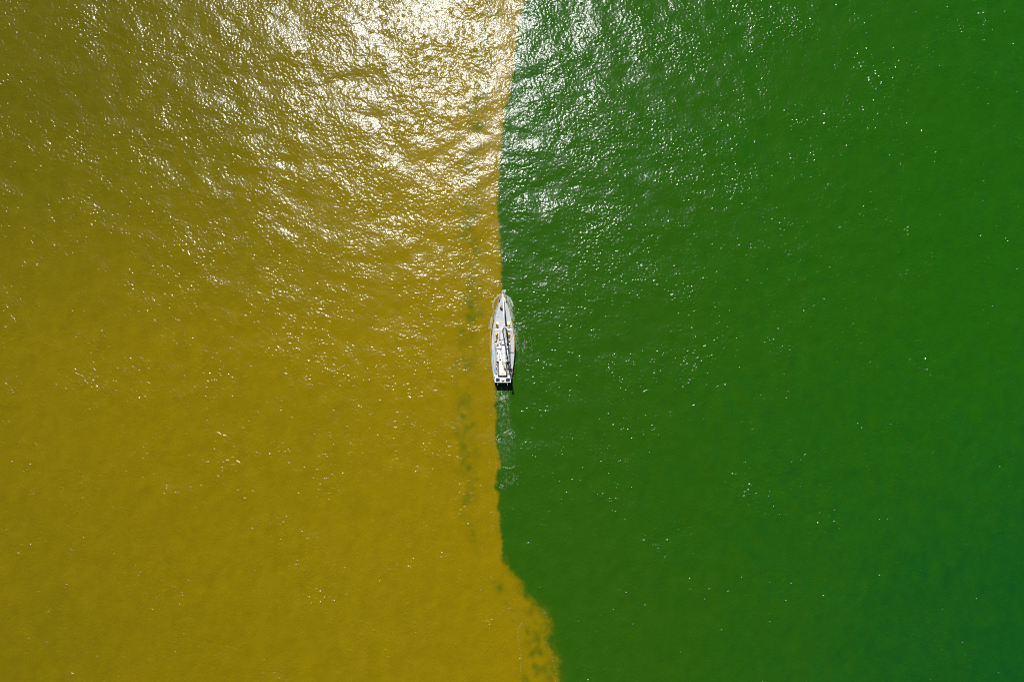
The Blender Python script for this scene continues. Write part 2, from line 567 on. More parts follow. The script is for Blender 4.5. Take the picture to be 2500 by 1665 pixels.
# deck
dv, df = [], []
for py in pys:
    l, r = rail_pt(-1, py), rail_pt(1, py)
    cx, hw = (l.x + r.x) / 2, (r.x - l.x) / 2
    inn = max(hw - 0.065, hw * 0.42)
    for u in (-1, -.66, -.33, 0, .33, .66, 1):
        dv.append((cx + inn * u, l.y, zdeck(py) + 0.05 * (1 - u * u)))
for i in range(ns - 1):
    for k in range(6):
        df.append((i * 7 + k, i * 7 + k + 1, (i + 1) * 7 + k + 1, (i + 1) * 7 + k))
MB().add(dv, df).build('deck', M['deck'], boat, smooth=True)

def strip(side, p0, p1, name, mat, inset, w, dz0, dz1, lean=0.0, wob=0.0, n=24, label=None, parent=boat):
    v, f = [], []
    for i in range(n):
        py = p0 + (p1 - p0) * i / (n - 1)
        q = wob * math.sin(i * 2.1) + wob * .6 * math.sin(i * 3.7 + 1)
        a = rail_pt(side, py, inset + q)
        ins = -side
        v += [(a.x, a.y, a.z + dz0), (a.x + ins * w, a.y, a.z + dz0),
              (a.x + ins * (w - lean), a.y, a.z + dz1), (a.x - ins * lean, a.y, a.z + dz1)]
    for i in range(n - 1):
        for k in range(4):
            f.append((i * 4 + k, i * 4 + (k + 1) % 4, (i + 1) * 4 + (k + 1) % 4, (i + 1) * 4 + k))
    f += [(0, 1, 2, 3), tuple((n - 1) * 4 + k for k in range(4))]
    return MB().add(v, f).build(name, mat, parent, label=label)
strip(-1, 779, 861, 'weather_cloth', M['yrail'], 0.02, 0.06, 0.004, 0.62, lean=0.13, label='yellow cloth along the port lifelines')
strip(1, 774, 858, 'weather_cloth', M['yrail'], 0.05, 0.06, 0.004, 0.42, lean=0.05, label='thin yellow cloth along the starboard lifelines')
strip(-1, 855, 911, 'canvas_roll', M['blue'], 0.20, 0.15, -0.19, 0.02, wob=0.012, label='blue rolled canvas along the port side deck')
strip(-1, 918, 932, 'canvas_roll', M['blue'], 0.05, 0.10, 0.004, 0.10, label='blue canvas on the port stern rail')

# ---- coachroof, dorade boxes, cowls, hatches
tz0, tz1 = 1.2, 1.62
tr = [(1212.5, 786), (1220, 781), (1235, 781), (1243, 786), (1246.2, 806), (1246.4, 842), (1208.8, 842), (1209.2, 806)]
trunk = MB().loft([P(x, y, tz0) for x, y in tr], [P(1227.6 + (x - 1227.6) * .985, y + (1 if y < 800 else 0), tz1) for x, y in tr]).build('coachroof', M['trunk'], boat, bevel=0.04)
for px in (1209.9, 1217.2, 1237.8, 1245.4):
    hb = MB()
    hb.tube([P(px, 807, tz1 + .10), P(px, 824, tz1 + .10), P(px, 841, tz1 + .10)], 0.032, 6)
    for py in (808, 816, 824, 832, 840):
        hb.tube([P(px, py, tz1 - .01), P(px, py, tz1 + .10)], 0.025, 6)
    hb.build('handrail', M['white'], boat, smooth=True)

def cowl(px, py, face, tilt, r=0.21, box=None):
    if box:
        (a0, b0, a1, b1) = box
        c0, c1 = P(a0, b0, tz1), P(a1, b1, tz1)
        MB().box(((c0.x + c1.x) / 2, (c0.y + c1.y) / 2, tz1 + .09), abs(c1.x - c0.x), abs(c0.y - c1.y), 0.18).build('dorade_box', M['white'], boat, bevel=0.02)
    zb = tz1 + (0.18 if box else 0.0)
    c = P(px, py, zb + .28)
    ax = Vector((math.cos(R(face)) * math.cos(R(tilt)), math.sin(R(face)) * math.cos(R(tilt)), math.sin(R(tilt))))
    g = MB()
    g.tube([(c.x - ax.x * .06, c.y - ax.y * .06, zb - .005), (c.x - ax.x * .06, c.y - ax.y * .06, zb + .20)], [.13, .11], 12)
    g.lathe(c - ax * .16, ax, [(-.07, .015), (-.045, r * .5), (.02, r * .80), (.12, r * .93), (.22, r), (.25, r * 1.08), (.262, r * 1.05), (.24, r * .9)], 20)
    o = g.build('cowl_vent', M['yellow'], boat, smooth=True)
    MB().lathe(c - ax * .16, ax, [(.10, r * .5), (.246, r * .74)], 20).build('mouth', M['black'], o)
cowl(1213.9, 794, 215, 42, .235, (1211.2, 785.5, 1218.2, 797))
cowl(1241.4, 793.3, 80, -8, .265, (1237.5, 785, 1245.3, 798))
cowl(1212.9, 816.8, 325, 20, .235)
cowl(1241.5, 816.6, 190, 18, .235)
cowl(1210.9, 831.6, 20, 24, .23)
cowl(1241.6, 831.6, 195, 30, .225)
for px, py in ((1213.2, 824.0), (1241.7, 823.6)):
    c = P(px, py, tz1)
    o = MB().box((c.x, c.y, tz1 + .05), .40, .40, .10).build('skylight', M['black'], boat, bevel=.03)
    MB().box((c.x, c.y, tz1 + .112), .30, .05, .02).build('hinge_bar', M['metal'], o)
# round black foredeck cover with yellow bands
c = P(1225.9, 752.6, 1.5)
dom = MB()
nn, rr = 22, 7
vs, fsx = [], []
for i in range(rr + 1):
    ph = math.pi / 2 * i / rr
    for k in range(nn):
        w = 2 * math.pi * k / nn
        vs.append((c.x + .36 * math.cos(w) * math.cos(ph), c.y + .46 * math.sin(w) * math.cos(ph), c.z + .30 * math.sin(ph)))
for i in range(rr):
    for k in range(nn):
        fsx.append((i * nn + k, i * nn + (k + 1) % nn, (i + 1) * nn + (k + 1) % nn, (i + 1) * nn + k))
fsx.append(tuple(range(nn))[::-1])
cov = MB().add(vs, fsx).build('foredeck_cover', M['black'], boat, smooth=True, label='round black cover with two yellow bands')
for yo, wid in ((.20, .05), (.40, .07)):
    pts = []
    for k in range(15):
        u = -1 + 2 * k / 14
        xm = .365 * math.sqrt(max(0, 1 - (yo / .465) ** 2))
        x = xm * u
        z = .305 * math.sqrt(max(0, 1 - (x / .365) ** 2 - (yo / .465) ** 2))
        pts.append((c.x + x, c.y + yo, c.z + z + .004))
    MB().tube(pts, wid / 2, 6, .4).build('band', M['yellow'], cov, smooth=True)
# small deck gear on the foredeck
for px, py in ((1219.6, 734), (1236.3, 735.5)):
    a = P(px, py, zdeck(py) + .06)
    g = MB().box((a.x, a.y, a.z), .12, .36, .06)
    g.tube([(a.x, a.y - .22, a.z + .09), (a.x, a.y + .22, a.z + .09)], .045, 8)
    g.build('mooring_cleat', M['black'], boat, smooth=True)
for px, py, s in ((1221.7, 727, .10), (1226.2, 723.5, .09), (1225.9, 742.5, .10), (1219, 783, .07), (1215.8, 773.5, .08)):
    a = P(px, py, zdeck(py))
    MB().lathe((a.x, a.y, a.z), (0, 0, 1), [(0, s), (.08, s), (.12, s * .6)], 10).build('deck_fitting', M['metal'] if py > 760 else M['rust'], boat, smooth=True)
# anchor, its roller and chain on the starboard bow
zc = 1.75
an = bpy.data.objects.new('anchor', None)
an.parent = boat
C.objects.link(an)
g = MB()
g.tube([P(1231.8, 726, zc), P(1232.6, 718, zc + .03), P(1232.5, 710, zc + .05)], [.06, .055, .05], 8)
g.build('shank', M['rust'], an, smooth=True)
MB().add([P(1229.4, 708.2, zc), P(1235.6, 708.0, zc), P(1233.6, 713.5, zc - .1), P(1231.4, 713.5, zc - .1),
          P(1229.4, 708.2, zc + .05), P(1235.6, 708.0, zc + .05), P(1233.6, 713.5, zc + .08), P(1231.4, 713.5, zc + .08)],
         [(3, 2, 1, 0), (4, 5, 6, 7), (0, 1, 5, 4), (1, 2, 6, 5), (2, 3, 7, 6), (3, 0, 4, 7)]).build('fluke', M['metal'], an)
g = MB()
for i in range(26):
    t = i / 25
    a = P(1232.6 - 2.0 * t, 724 + 13 * t, zdeck(730) + .07)
    g.box((a.x + (.012 if i % 2 else -.012), a.y, a.z), .09 if i % 2 else .05, .055, .05)
g.build('chain', M['tan'], an)
a0, a1 = P(1231.8, 726, zdeck(730) + .05), P(1231, 737, zdeck(730) + .05)
MB().tube([a0, a1], [.11, .10], 8, .6).build('chain_trough', M['cream'], boat, smooth=True)
a = P(1230.3, 739, zdeck(739))
w = MB().lathe((a.x - .0, a.y, a.z), (0, 0, 1), [(0, .14), (.12, .14), (.16, .09), (.26, .09), (.30, .12)], 12).build('windlass', M['metal'], boat, smooth=True)

# ---- mast, spreaders, rigging
foot = P(1226.9, 808.0, 1.6)
TOPZ = 18.6
top = Vector((foot.x, foot.y, TOPZ))
mast = MB().tube([foot, (foot.x, foot.y, 9), top], [.12, .11, .085], 14).build('mast', M['white'], boat, smooth=True)
MB().box((top.x - .05, top.y + .02, TOPZ + .04), .34, .44, .07, R(20)).build('masthead_plate', M['white'], mast, bevel=.01)
g = MB().tube([(top.x + .02, top.y, TOPZ + .07), (top.x + .02, top.y, TOPZ + .5)], .015, 6)
g.tube([(top.x - .16, top.y + .02, TOPZ + .5), (top.x + .2, top.y - .02, TOPZ + .5)], .018, 6)
g.build('wind_vane', M['black'], mast, smooth=True)
MB().lathe((top.x - .08, top.y + .06, TOPZ + .075), (0, 0, 1), [(0, .06), (.10, .06), (.14, .03)], 12).build('masthead_light', M['teak'], mast, smooth=True)
# radar reflector and gooseneck hardware
a = Vector((foot.x, foot.y, 5.6))
MB().box((a.x, a.y + .02, 10.6), .34, .3, .10).build('steaming_light', M['metal'], mast, bevel=.02)
MB().box((foot.x, foot.y - .17, 3.2), .16, .22, .18).build('gooseneck', M['black'], mast, bevel=.02)
tips = {}
for z, pxl, pxr, pyt, c0, c1 in ((7.8, 1201.6, 1255.4, 803.9, .22, .09), (13.0, 1215.4, 1246.2, 798.6, .18, .08)):
    for s, px in ((-1, pxl), (1, pxr)):
        tip = P(px, pyt, z)
        root = Vector((foot.x + s * .06, foot.y, z))
        tips[(z, s)] = tip
        v = []
        for q, ch in ((root, c0), (tip, c1)):
            for dy, dzz in ((ch / 2, 0), (0, .035), (-ch / 2, 0), (0, -.035)):
                v.append((q.x, q.y + dy, q.z + dzz))
        MB().add(v, [(0, 1, 5, 4), (1, 2, 6, 5), (2, 3, 7, 6), (3, 0, 4, 7), (0, 3, 2, 1), (4, 5, 6, 7)]).build('spreader', M['white'], mast)
for s in (-1, 1):
    cp = [rail_pt(s, 800, .12), rail_pt(s, 806, .12), rail_pt(s, 812, .12)]
    MB().tube([top, tips[(13.0, s)], tips[(7.8, s)], cp[1]], .014, 5).build('cap_shroud', M['wire'], boat)
    MB().tube([(foot.x, foot.y, 13), tips[(7.8, s)]], .012, 5).build('upper_shroud', M['wire'], boat)
    MB().tube([(foot.x, foot.y, 7.8), cp[0]], .014, 5).build('lower_shroud', M['wire'], boat)
    MB().tube([(foot.x, foot.y, 7.8), cp[2]], .014, 5).build('lower_shroud', M['wire'], boat)
    MB().tube([(foot.x, foot.y, TOPZ - .1), rail_pt(s, 929, .15)], .013, 5).build('backstay', M['wire'], boat)
    # running lines led aft along the deck
    MB().tube([P(1227.6 + s * 7, 806, 1.75), P(1227.6 + s * 8, 825, 1.74), P(1227.6 + s * 10, 842, 1.78)], .018, 5).build('halyard', M['wire'], boat)
stem = P(1227.7, 715.5, zdeck(715) + .12)
pts, rad = [], []
for i in range(13):
    t = i / 12
    pts.append(stem.lerp(Vector((top.x, top.y + .06, TOPZ - .1)), t))
    rad.append(.065 + .085 * math.sin(math.pi * min(1, t * 1.15 + .05)) ** .8 if t < .85 else .06)
jib = MB().tube(pts, rad, 10).build('furled_jib', M['sail'], boat, smooth=True)
MB().lathe(stem - Vector((0, 0, .1)), (0, -.3, 1), [(0, .16), (.07, .17), (.09, .10), (.16, .17), (.18, .15)], 14).build('furling_drum', M['black'], jib, smooth=True)

# ---- boom with the stowed mainsail
bz = 3.15
cen = [(1226.6, 806.5, 2.2, 3.0), (1226.8, 813, 2.7, 3.1), (1227.2, 820, 3.4, 3.2), (1228.2, 827, 4.7, 3.3), (1228.9, 838, 5.0, 3.32), (1229.5, 850, 5.2, 3.33),
       (1229.8, 862, 5.1, 3.33), (1230.3, 874, 5.0, 3.32), (1231.2, 884, 4.4, 3.3), (1232.0, 893, 3.6, 3.28), (1232.8, 900, 2.6, 3.25)]
v, f = [], []
nb = 14
for i, (px, py, hw, z) in enumerate(cen):
    q = P(px, py, z)
    w_ = hw * .0645
    for k in range(nb):
        a_ = 2 * math.pi * k / nb
        lump = 1 + .10 * math.sin(3 * a_ + i * 1.7) + .05 * math.sin(5 * a_ + i * 2.9)
        v.append((q.x + w_ * math.cos(a_) * lump, q.y, q.z + w_ * .75 * math.sin(a_) * lump))
for i in range(len(cen) - 1):
    for k in range(nb):
        f.append((i * nb + k, i * nb + (k + 1) % nb, (i + 1) * nb + (k + 1) % nb, (i + 1) * nb + k))
f += [tuple(range(nb))[::-1], tuple(range((len(cen) - 1) * nb, len(cen) * nb))]
boom = MB().tube([(foot.x - .02, foot.y - .2, 3.0), P(1230, 860, 2.98), P(1233.2, 906, 2.95)], .085, 10).build('boom', M['metal'], boat, smooth=True)
msail = MB().add(v, f).build('stowed_mainsail', M['sail'], boom, smooth=True)
a = P(1228.6, 828.6, 3.62)
MB().box((a.x, a.y, a.z), .34, .17, .02, R(-4)).build('cover_patch', M['paleblue'], boom)
for px, py, r_ in ((1229.4, 862.5, .36), (1231.5, 889, .28)):
    q = P(px, py, 3.33)
    g = MB()
    g.tube([(q.x + r_ * 1.02 * math.cos(R(t)), q.y + .02 * math.sin(R(2 * t)), q.z + .285 * r_ / .36 * math.sin(R(t))) for t in range(0, 181, 15)], .018, 5)
    g.build('sail_tie', M['tan'], boom)
# reefing lines lying over the sail
g = MB()
g.tube([P(1224.5, 884, 3.25), P(1226.5, 886.5, 3.42), P(1228.5, 889, 3.5)], .03, 5)
g.tube([P(1231, 893, 3.55), P(1232, 897, 3.48), P(1233, 901, 3.42), P(1233.3, 904, 3.3)], .035, 5)
g.tube([P(1230, 896, 3.5), P(1232, 900, 3.45)], .025, 5)
g.build('reefing_line', M['teak'], boom)

# ---- doghouse
dz0, dz1 = 1.55, 2.42
base = [(1209.3, 843), (1218, 837.4), (1237, 836.8), (1246.0, 843.6), (1245.2, 884), (1210.8, 884)]
roof = [(1212.2, 849.2), (1219.2, 843.6), (1236.4, 843.2), (1243.4, 849.6), (1243.0, 882), (1212.6, 882)]
B0 = [P(x, y, dz0) for x, y in base]
T0 = [P(x, y, dz1) for x, y in roof]
dog = MB().loft(B0, T0).build('doghouse', M['white'], boat, bevel=.02)
def window(a, b_, t, s, u0, u1, v0, v1, mat, name='window'):
    """pane on the face a-b (bottom) t-s (top)"""
    A, Bq, Tq, Sq = Vector(a), Vector(b_), Vector(t), Vector(s)
    n = (Bq - A).cross(Sq - A).normalized()
    if n.dot(A + Bq - Vector((B0[1].x + B0[2].x, B0[4].y + B0[1].y, 2 * A.z))) < 0:
        n = -n
    if n.z < 0:
        n = -n
    q = []
    for u, w in ((u0, v0), (u1, v0), (u1, v1), (u0, v1)):
        q.append(A.lerp(Bq, u).lerp(Sq.lerp(Tq, u), w))
    lo = [p - n * .02 for p in q]
    hi = [p + n * .014 for p in q]
    fr = []
    return MB().loft(lo, hi).build(name, mat, dog)
window(B0[0], B0[1], T0[1], T0[0], .14, .88, .30, .92, M['olivelitglass'])
window(B0[1], B0[2], T0[2], T0[1], .10, .30, .22, .90, M['greyglass'])
window(B0[1], B0[2], T0[2], T0[1], .68, .90, .22, .90, M['greyglass'])
window(B0[2], B0[3], T0[3], T0[2], .10, .88, .16, .94, M['glass'])
for (i, j) in ((5, 0), (3, 4)):
    for u in (.12, .42, .70):
        window(B0[i], B0[j], T0[j], T0[i], u, u + .2, .25, .8, M['glass'])
# spray ledge in front
led_o = [(1208.8, 839.6), (1217.4, 833.4), (1237.6, 832.8), (1246.2, 839.6)]
led_i = [(1209.4, 842.0), (1217.9, 836.2), (1237.2, 835.6), (1245.7, 842.2)]
MB().prism([P(x, y, 1.7) for x, y in led_o + led_i[::-1]], tz1 - .02, 1.80).build('spray_ledge', M['white'], boat, bevel=.02)
MB().box((P(1219.8, 830, 1.7).x, P(1219.8, 830.2, 1.7).y, tz1 + .05), .38, .10, .10).build('companion_vent', M['black'], boat)
# roof fittings
def roofbox(px, py, w_, h_, z, name, mat, hgt=.06, par=None):
    q = P(px, py, z)
    return MB().box((q.x, q.y, z + hgt / 2 - .004), w_ * .065, h_ * .065, hgt).build(name, mat, par or dog, bevel=.008)
roofbox(1214.6, 862.5, 2.8, 5, dz1, 'roof_hatch', M['greyglass'])
roofbox(1214.9, 876, 2.0, 12, dz1, 'roof_panel', M['metal'], .03)
q = P(1222.4, 854.8, dz1)
MB().lathe((q.x, q.y, dz1 - .004), (0, 0, 1), [(0, .10), (.12, .09), (.16, .04)], 12).build('roof_vent', M['teak'], dog, smooth=True)
roofbox(1221.3, 878.2, 4.6, 2.8, dz1, 'instrument_box', M['dark'], .10)
roofbox(1215, 867.4, 2.2, 1.2, dz1, 'latch', M['dark'], .05)
MB().tube([P(1219.6, 863, dz1), P(1219.6, 863.2, dz1 + .07), P(1219.6, 874.8, dz1 + .07), P(1219.6, 875, dz1)], .022, 6).build('grab_rail', M['metal'], dog, smooth=True)
MB().tube([P(1241.2, 852, dz1), P(1241.2, 852.2, dz1 + .07), P(1241.0, 878, dz1 + .07), P(1241, 878.2, dz1)], .022, 6).build('grab_rail', M['metal'], dog, smooth=True)

# ---- cockpit: well, coamings, winches
zf = zdeck(900)
c0, c1 = P(1217.0, 884.5, zf), P(1238.6, 922, zf)
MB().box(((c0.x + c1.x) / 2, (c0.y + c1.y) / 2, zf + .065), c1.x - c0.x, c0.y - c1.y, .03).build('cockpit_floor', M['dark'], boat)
for s, x0, x1 in ((-1, 1210.6, 1216.8), (1, 1238.8, 1244.6)):
    pts = [(x0, 885), (x1, 885), (x1, 916), (x0 + (1.2 if s < 0 else 0), 916)] if s < 0 else [(x0, 885), (x1, 885), (x1 - 1.2, 916), (x0, 916)]
    lo = [P(x, y, zf) for x, y in pts]
    hi = [P(x, y, zf + .45) for x, y in pts]
    co_ = MB().loft(lo, hi).build('cockpit_coaming', M['trunk'], boat, bevel=.03)
    for k, py in enumerate((889.5, 895, 901, 907.5, 912.5)):
        xm = (x0 + x1) / 2 + (1.1 if k % 2 else -1.0)
        q = P(xm, py, zf + .45)
        r_ = (.10, .075, .11, .08, .09)[k]
        wch = MB().lathe((q.x, q.y, zf + .446), (0, 0, 1), [(0, r_), (.03, r_), (.06, r_ * .7), (.14, r_ * .68), (.17, r_ * .95), (.19, r_ * .9)], 14).build('winch', M['metal'] if k % 2 else M['black'], co_, smooth=True)
    for k, py in enumerate((892, 898.3, 904.5)):
        q = P((x0 + x1) / 2 + (.9 if k % 2 == 0 else -1.3), py, zf + .47)
        MB().box((q.x, q.y, q.z), .10, .16, .07, R(25 * (k - 1))).build('rope_clutch', M['black'], co_, bevel=.01)
    # slatted side bench line and toerail track on the side deck
    MB().tube([P(x0 - 2.3 if s < 0 else x1 + 2.2, 845, zf + .09), P(x0 - 2.0 if s < 0 else x1 + 2.0, 878, zf + .09), P(x0 - .6 if s < 0 else x1 + .6, 914, zf + .09)], .028, 6).build('deck_track', M['wire'], boat, smooth=True)
# helm seat and wheel pedestal under the arch
q = P(1227.5, 919, zf + .3)
MB().box((q.x, q.y, zf + .30), .36, .24, .44).build('helm_seat', M['paleblue'], boat, bevel=.03)
# cream awning over the cockpit
az = 2.95
rid = [(1222.5, 881), (1227.6, 907)]
corners = [(1217.7, 881.3), (1236.3, 881.3), (1236.6, 898), (1235.6, 916.6), (1219.2, 916.8), (1218.3, 898)]
vs = [P(x, y, az - .16) for x, y in corners] + [P(1227.4, 881, az + .05), P(1227.4, 898, az + .06), P(1227.5, 908, az + .05)]
vs += [v_ - Vector((0, 0, .03)) for v_ in vs]
up = [(0, 6, 7, 5), (6, 1, 2, 7), (5, 7, 8, 4), (7, 2, 3, 8), (4, 8, 3)]
fz = up + [tuple(i + 9 for i in q_)[::-1] for q_ in up]
ring = [0, 6, 1, 2, 3, 4, 5]
fz += [(ring[i], ring[(i + 1) % 7], ring[(i + 1) % 7] + 9, ring[i] + 9) for i in range(7)]
awn = MB().add(vs, fz).build('awning', M['cream'], boat)
for x, y in ((1218.8, 883), (1236, 883), (1235, 915.5), (1219.8, 915.5)):
    MB().tube([P(x, y, zf + .02), P(x, y, az - .19)], .022, 6).build('awning_pole', M['metal'], awn, smooth=True)

# ---- stern: lockers, arch with two solar panels and a radar dome, davits
for x0, x1 in ((1208.9, 1215.4), (1239.3, 1246.4)):
    q0, q1 = P(x0, 915.8, 1.95), P(x1, 921.6, 1.95)
    MB().box(((q0.x + q1.x) / 2, (q0.y + q1.y) / 2, 1.62), q1.x - q0.x, q0.y - q1.y, .68).build('stern_locker', M['white'], boat, bevel=.03)
sz = 2.65
arch = bpy.data.objects.new('stern_arch', None)
arch.parent = boat
C.objects.link(arch)
g = MB()
def bar(x0, y0, x1, y1, w_=.09, z=sz, hh=.07):
    a, b2 = P(x0, y0, z), P(x1, y1, z)
    dv_ = b2 - a
    g.box(((a.x + b2.x) / 2, (a.y + b2.y) / 2, z), dv_.length, w_, hh, math.atan2(dv_.y, dv_.x))
bar(1208.2, 922.1, 1247.0, 922.1, .12)
bar(1209.0, 932.9, 1246.8, 932.9, .09)
bar(1209.3, 922.6, 1209.3, 932.5, .11, sz - .008)
bar(1245.9, 922.6, 1246.2, 932.5, .13, sz - .008)
for x in (1209.4, 1246.0):
    for y in (922.6, 932.2):
        a = P(x, y, sz)
        g.tube([(a.x, a.y, zdeck(925) + .1), a], .03, 6)
g.build('arch_frame', M['white'], arch)
for x0, x1 in ((1210.2, 1219.9), (1235.2, 1245.0)):
    q0, q1 = P(x0, 922.9, sz), P(x1, 932.2, sz)
    cx, cy, w_, h_ = (q0.x + q1.x) / 2, (q0.y + q1.y) / 2, q1.x - q0.x, q0.y - q1.y
    pn = MB().box((cx, cy, sz + .01), w_ * .985, h_ * .97, .035).build('solar_panel', M['solar'], arch)
    g2 = MB()
    for s in (-1, 1):
        g2.tube([(cx + s * w_ * .38, cy + h_ * .30, sz + .032), (cx + s * w_ * .16, cy - h_ * .46, sz + .032)], .008, 5)
    g2.build('brace_wire', M['metal'], pn)
q0, q1 = P(1220.1, 922.9, sz), P(1235.0, 932.2, sz)
MB().box(((q0.x + q1.x) / 2, (q0.y + q1.y) / 2, sz - .01), (q1.x - q0.x) * .98, (q0.y - q1.y) * .97, .04).build('arch_deck', M['cream'], arch)
q = P(1227.6, 926.3, sz + .35)
MB().tube([(q.x, q.y, sz), (q.x, q.y, sz + .22)], .07, 10).build('dome_post', M['metal'], arch, smooth=True)
MB().lathe((q.x, q.y, sz + .2), (0, 0, 1), [(0, .15), (.03, .22), (.10, .245), (.20, .235), (.28, .18), (.33, .09), (.345, .01)], 24).build('radar_dome', M['white'], arch, smooth=True)
g = MB()
g.tube([P(1215.8, 934.8, 1.9), P(1239.4, 934.8, 1.9)], .05, 8)
g.tube([P(1216, 934.8, 1.9), P(1216, 933, 1.3)], .025, 6)
g.tube([P(1239.2, 934.8, 1.9), P(1239.2, 933, 1.3)], .025, 6)
g.build('stern_rail', M['cream'], boat, smooth=True)
for x in (1215.4, 1239.2):
    g = MB()
    g.tube([P(x, 931.8, zdeck(930) + .1), P(x, 932.8, 2.2), P(x, 934.5, 2.45), P(x - .1, 940.2, 2.5)], [.05, .05, .045, .035], 8)
    g.build('davit', M['metal'], boat, smooth=True)
q = P(1228.3, 935.6, 1.6)
MB().tube([(q.x, q.y, 1.3), (q.x + .02, q.y - .1, 2.1)], .018, 6).build('flagstaff', M['teak'], boat, smooth=True)
# stern quarter fittings
for s, py in ((-1, 914), (1, 914)):
    MB().tube([rail_pt(s, 911, .16, .08), rail_pt(s, 919, .18, .08)], .07, 8).build('rail_fender', M['white'], boat, smooth=True)
MB().tube([rail_pt(-1, 919.5, .20, .02), rail_pt(-1, 921, .22, .02)], .09, 8).build('outboard_bracket', M['black'], boat, smooth=True)
q = rail_pt(1, 922, .02, .3)
MB().lathe((q.x, q.y, q.z - .3), (0, 0, 1), [(0, .05), (.3, .05), (.31, .10), (.38, .10)], 10).build('stern_light', M['white'], boat, smooth=True)
q = rail_pt(1, 903, .20, .12)
MB().box((q.x, q.y, q.z - .1), .26, .42, .34).build('mooring_bag', M['black'], boat, bevel=.06)

# ---- stanchions, lifelines, pulpit
for s in (-1, 1):
    prev = []
    for py in (727, 745, 764, 783, 802, 822, 842, 862, 882, 900, 916):
        a = rail_pt(s, py, .05)
        MB().tube([a - Vector((0, 0, .02)), a + Vector((0, 0, .62))], .014, 6).build('stanchion', M['metal'], boat)
        prev.append(a)
    MB().tube([p + Vector((0, 0, .61)) for p in prev], .008, 4).build('lifeline', M['wire'], boat)
    MB().tube([p + Vector((0, 0, .34)) for p in prev], .008, 4).build('lifeline', M['wire'], boat)
g = MB()
pl = [rail_pt(-1, 727, .05, .62), rail_pt(-1, 716, .05, .68), P(1227.5, 709.5, zdeck(709) + RAIL + .72), rail_pt(1, 716, .05, .68), rail_pt(1, 727, .05, .62)]
g.tube(pl, .018, 6)
for p in (pl[1], pl[3]):
    g.tube([p, (p.x, p.y, p.z - .68)], .016, 6)
g.build('pulpit', M['metal'], boat, smooth=True)

# ---- loose things on deck
q = at(1242.3, 808.2, tz1)
k = MB().lathe((0, 0, 0), (0, 0, 1), [(0, .085), (.20, .11), (.215, .12), (.22, .10), (.14, .085)], 14).build('bucket', M['teal'], None, smooth=True)
k.location = (q.x, q.y, tz1 + .001)
tag(k, 'small bright green container standing on the starboard coachroof behind the mast', 'bucket')
q = at(1238.9, 873.5, dz1)
g = MB()
for r_, z in ((.14, .03), (.12, .08), (.10, .13)):
    g.tube([(r_ * math.cos(R(t)), r_ * math.sin(R(t)) * 1.25, z + .004 * math.sin(t)) for t in range(0, 361, 20)], .034, 6)
k = g.build('rope_coil', M['tan'], None, smooth=True)
k.location = (q.x, q.y, dz1)
tag(k, 'small tan rope coil on the doghouse roof beside the boom', 'rope')
q = at(1239.6, 878.6, dz1)
ang = R(78)
g = MB()
ax = Vector((math.cos(ang), math.sin(ang), 0))
g.tube([ax * t for t in (-.34, -.31, -.24, -.1, .1, .24, .31, .34)], [.02, .07, .11, .13, .13, .11, .07, .02], 12)
k = g.build('fender', M['white'], None, smooth=True)
k.location = (q.x, q.y, dz1 + .13)
tag(k, 'white rounded fender lying on the doghouse roof behind the tan rope', 'fender')

# ================================================================== FOAM
fx, fy, fr_ = [], [], []
def fleck(px, py, r):
    p = at(px, py)
    fx.append(p.x); fy.append(p.y); fr_.append(r)
def line(pts, n, jit, r0, r1, fade=0.0):
    pts = np.array(pts, float)
    seg = np.sqrt((np.diff(pts, axis=0) ** 2).sum(1))
    cum = np.concatenate([[0], np.cumsum(seg)])
    for _ in range(n):
        u = rng.random()
        if rng.random() < fade * u:
            continue
        s = u * cum[-1]
        x, y = np.interp(s, cum, pts[:, 0]), np.interp(s, cum, pts[:, 1])
        fleck(x + rng.normal(0, jit), y + rng.normal(0, jit), rng.uniform(r0, r1))
def blob(px, py, ax, ay, n, r0, r1, lam=3.0):
    """flecks with ragged density"""
    c_ = 0
    while c_ < n:
        x, y = px + rng.normal(0, ax), py + rng.normal(0, ay)
        p = at(x, y)
        s = swirl[int(round((p.y - yf[0]) / DX)) % NY, int(round((p.x - xf[0]) / DX)) % NX]
        c_ += 1
        if rng.random() < 1 / (1 + math.exp(-lam * (s - .25))):
            fleck(x, y, rng.uniform(r0, r1))
# bow waves
line([(1221, 719), (1215, 724), (1209, 730), (1205, 738), (1203, 747), (1203, 752)], 330, .55, .015, .05, .5)
line([(1206, 757), (1205, 764), (1200, 776), (1196, 790), (1193, 800)], 130, 1.2, .015, .04, .4)
line([(1236, 722), (1241, 727), (1247, 732), (1250, 740), (1252, 747)], 420, .9, .015, .055, .3)
line([(1238, 727), (1243, 738), (1246, 752), (1250, 768), (1254, 784)], 420, 1.5, .015, .05, .5)
line([(1257, 800), (1259, 825), (1259, 850)], 120, 1.5, .015, .035)
for yy in range(775, 800, 4):
    line([(1203 - (yy - 775) * .2, yy), (1199 - (yy - 775) * .2, yy + 3)], 22, .8, .02, .045)
# diverging waves breaking faintly either side
line([(1197, 812), (1188, 819), (1178, 830), (1168, 842)], 45, .9, .012, .03, .4)
line([(1193, 824), (1184, 833), (1173, 846), (1160, 858)], 30, 1.3, .012, .028, .4)
line([(1196, 840), (1186, 850), (1175, 862)], 25, 1.8, .012, .028, .4)
line([(1196, 884), (1184, 895), (1170, 908)], 25, 2.5, .012, .03, .4)
blob(1276, 842, 14, 14, 700, .012, .035)
blob(1265, 815, 5, 14, 220, .012, .035)
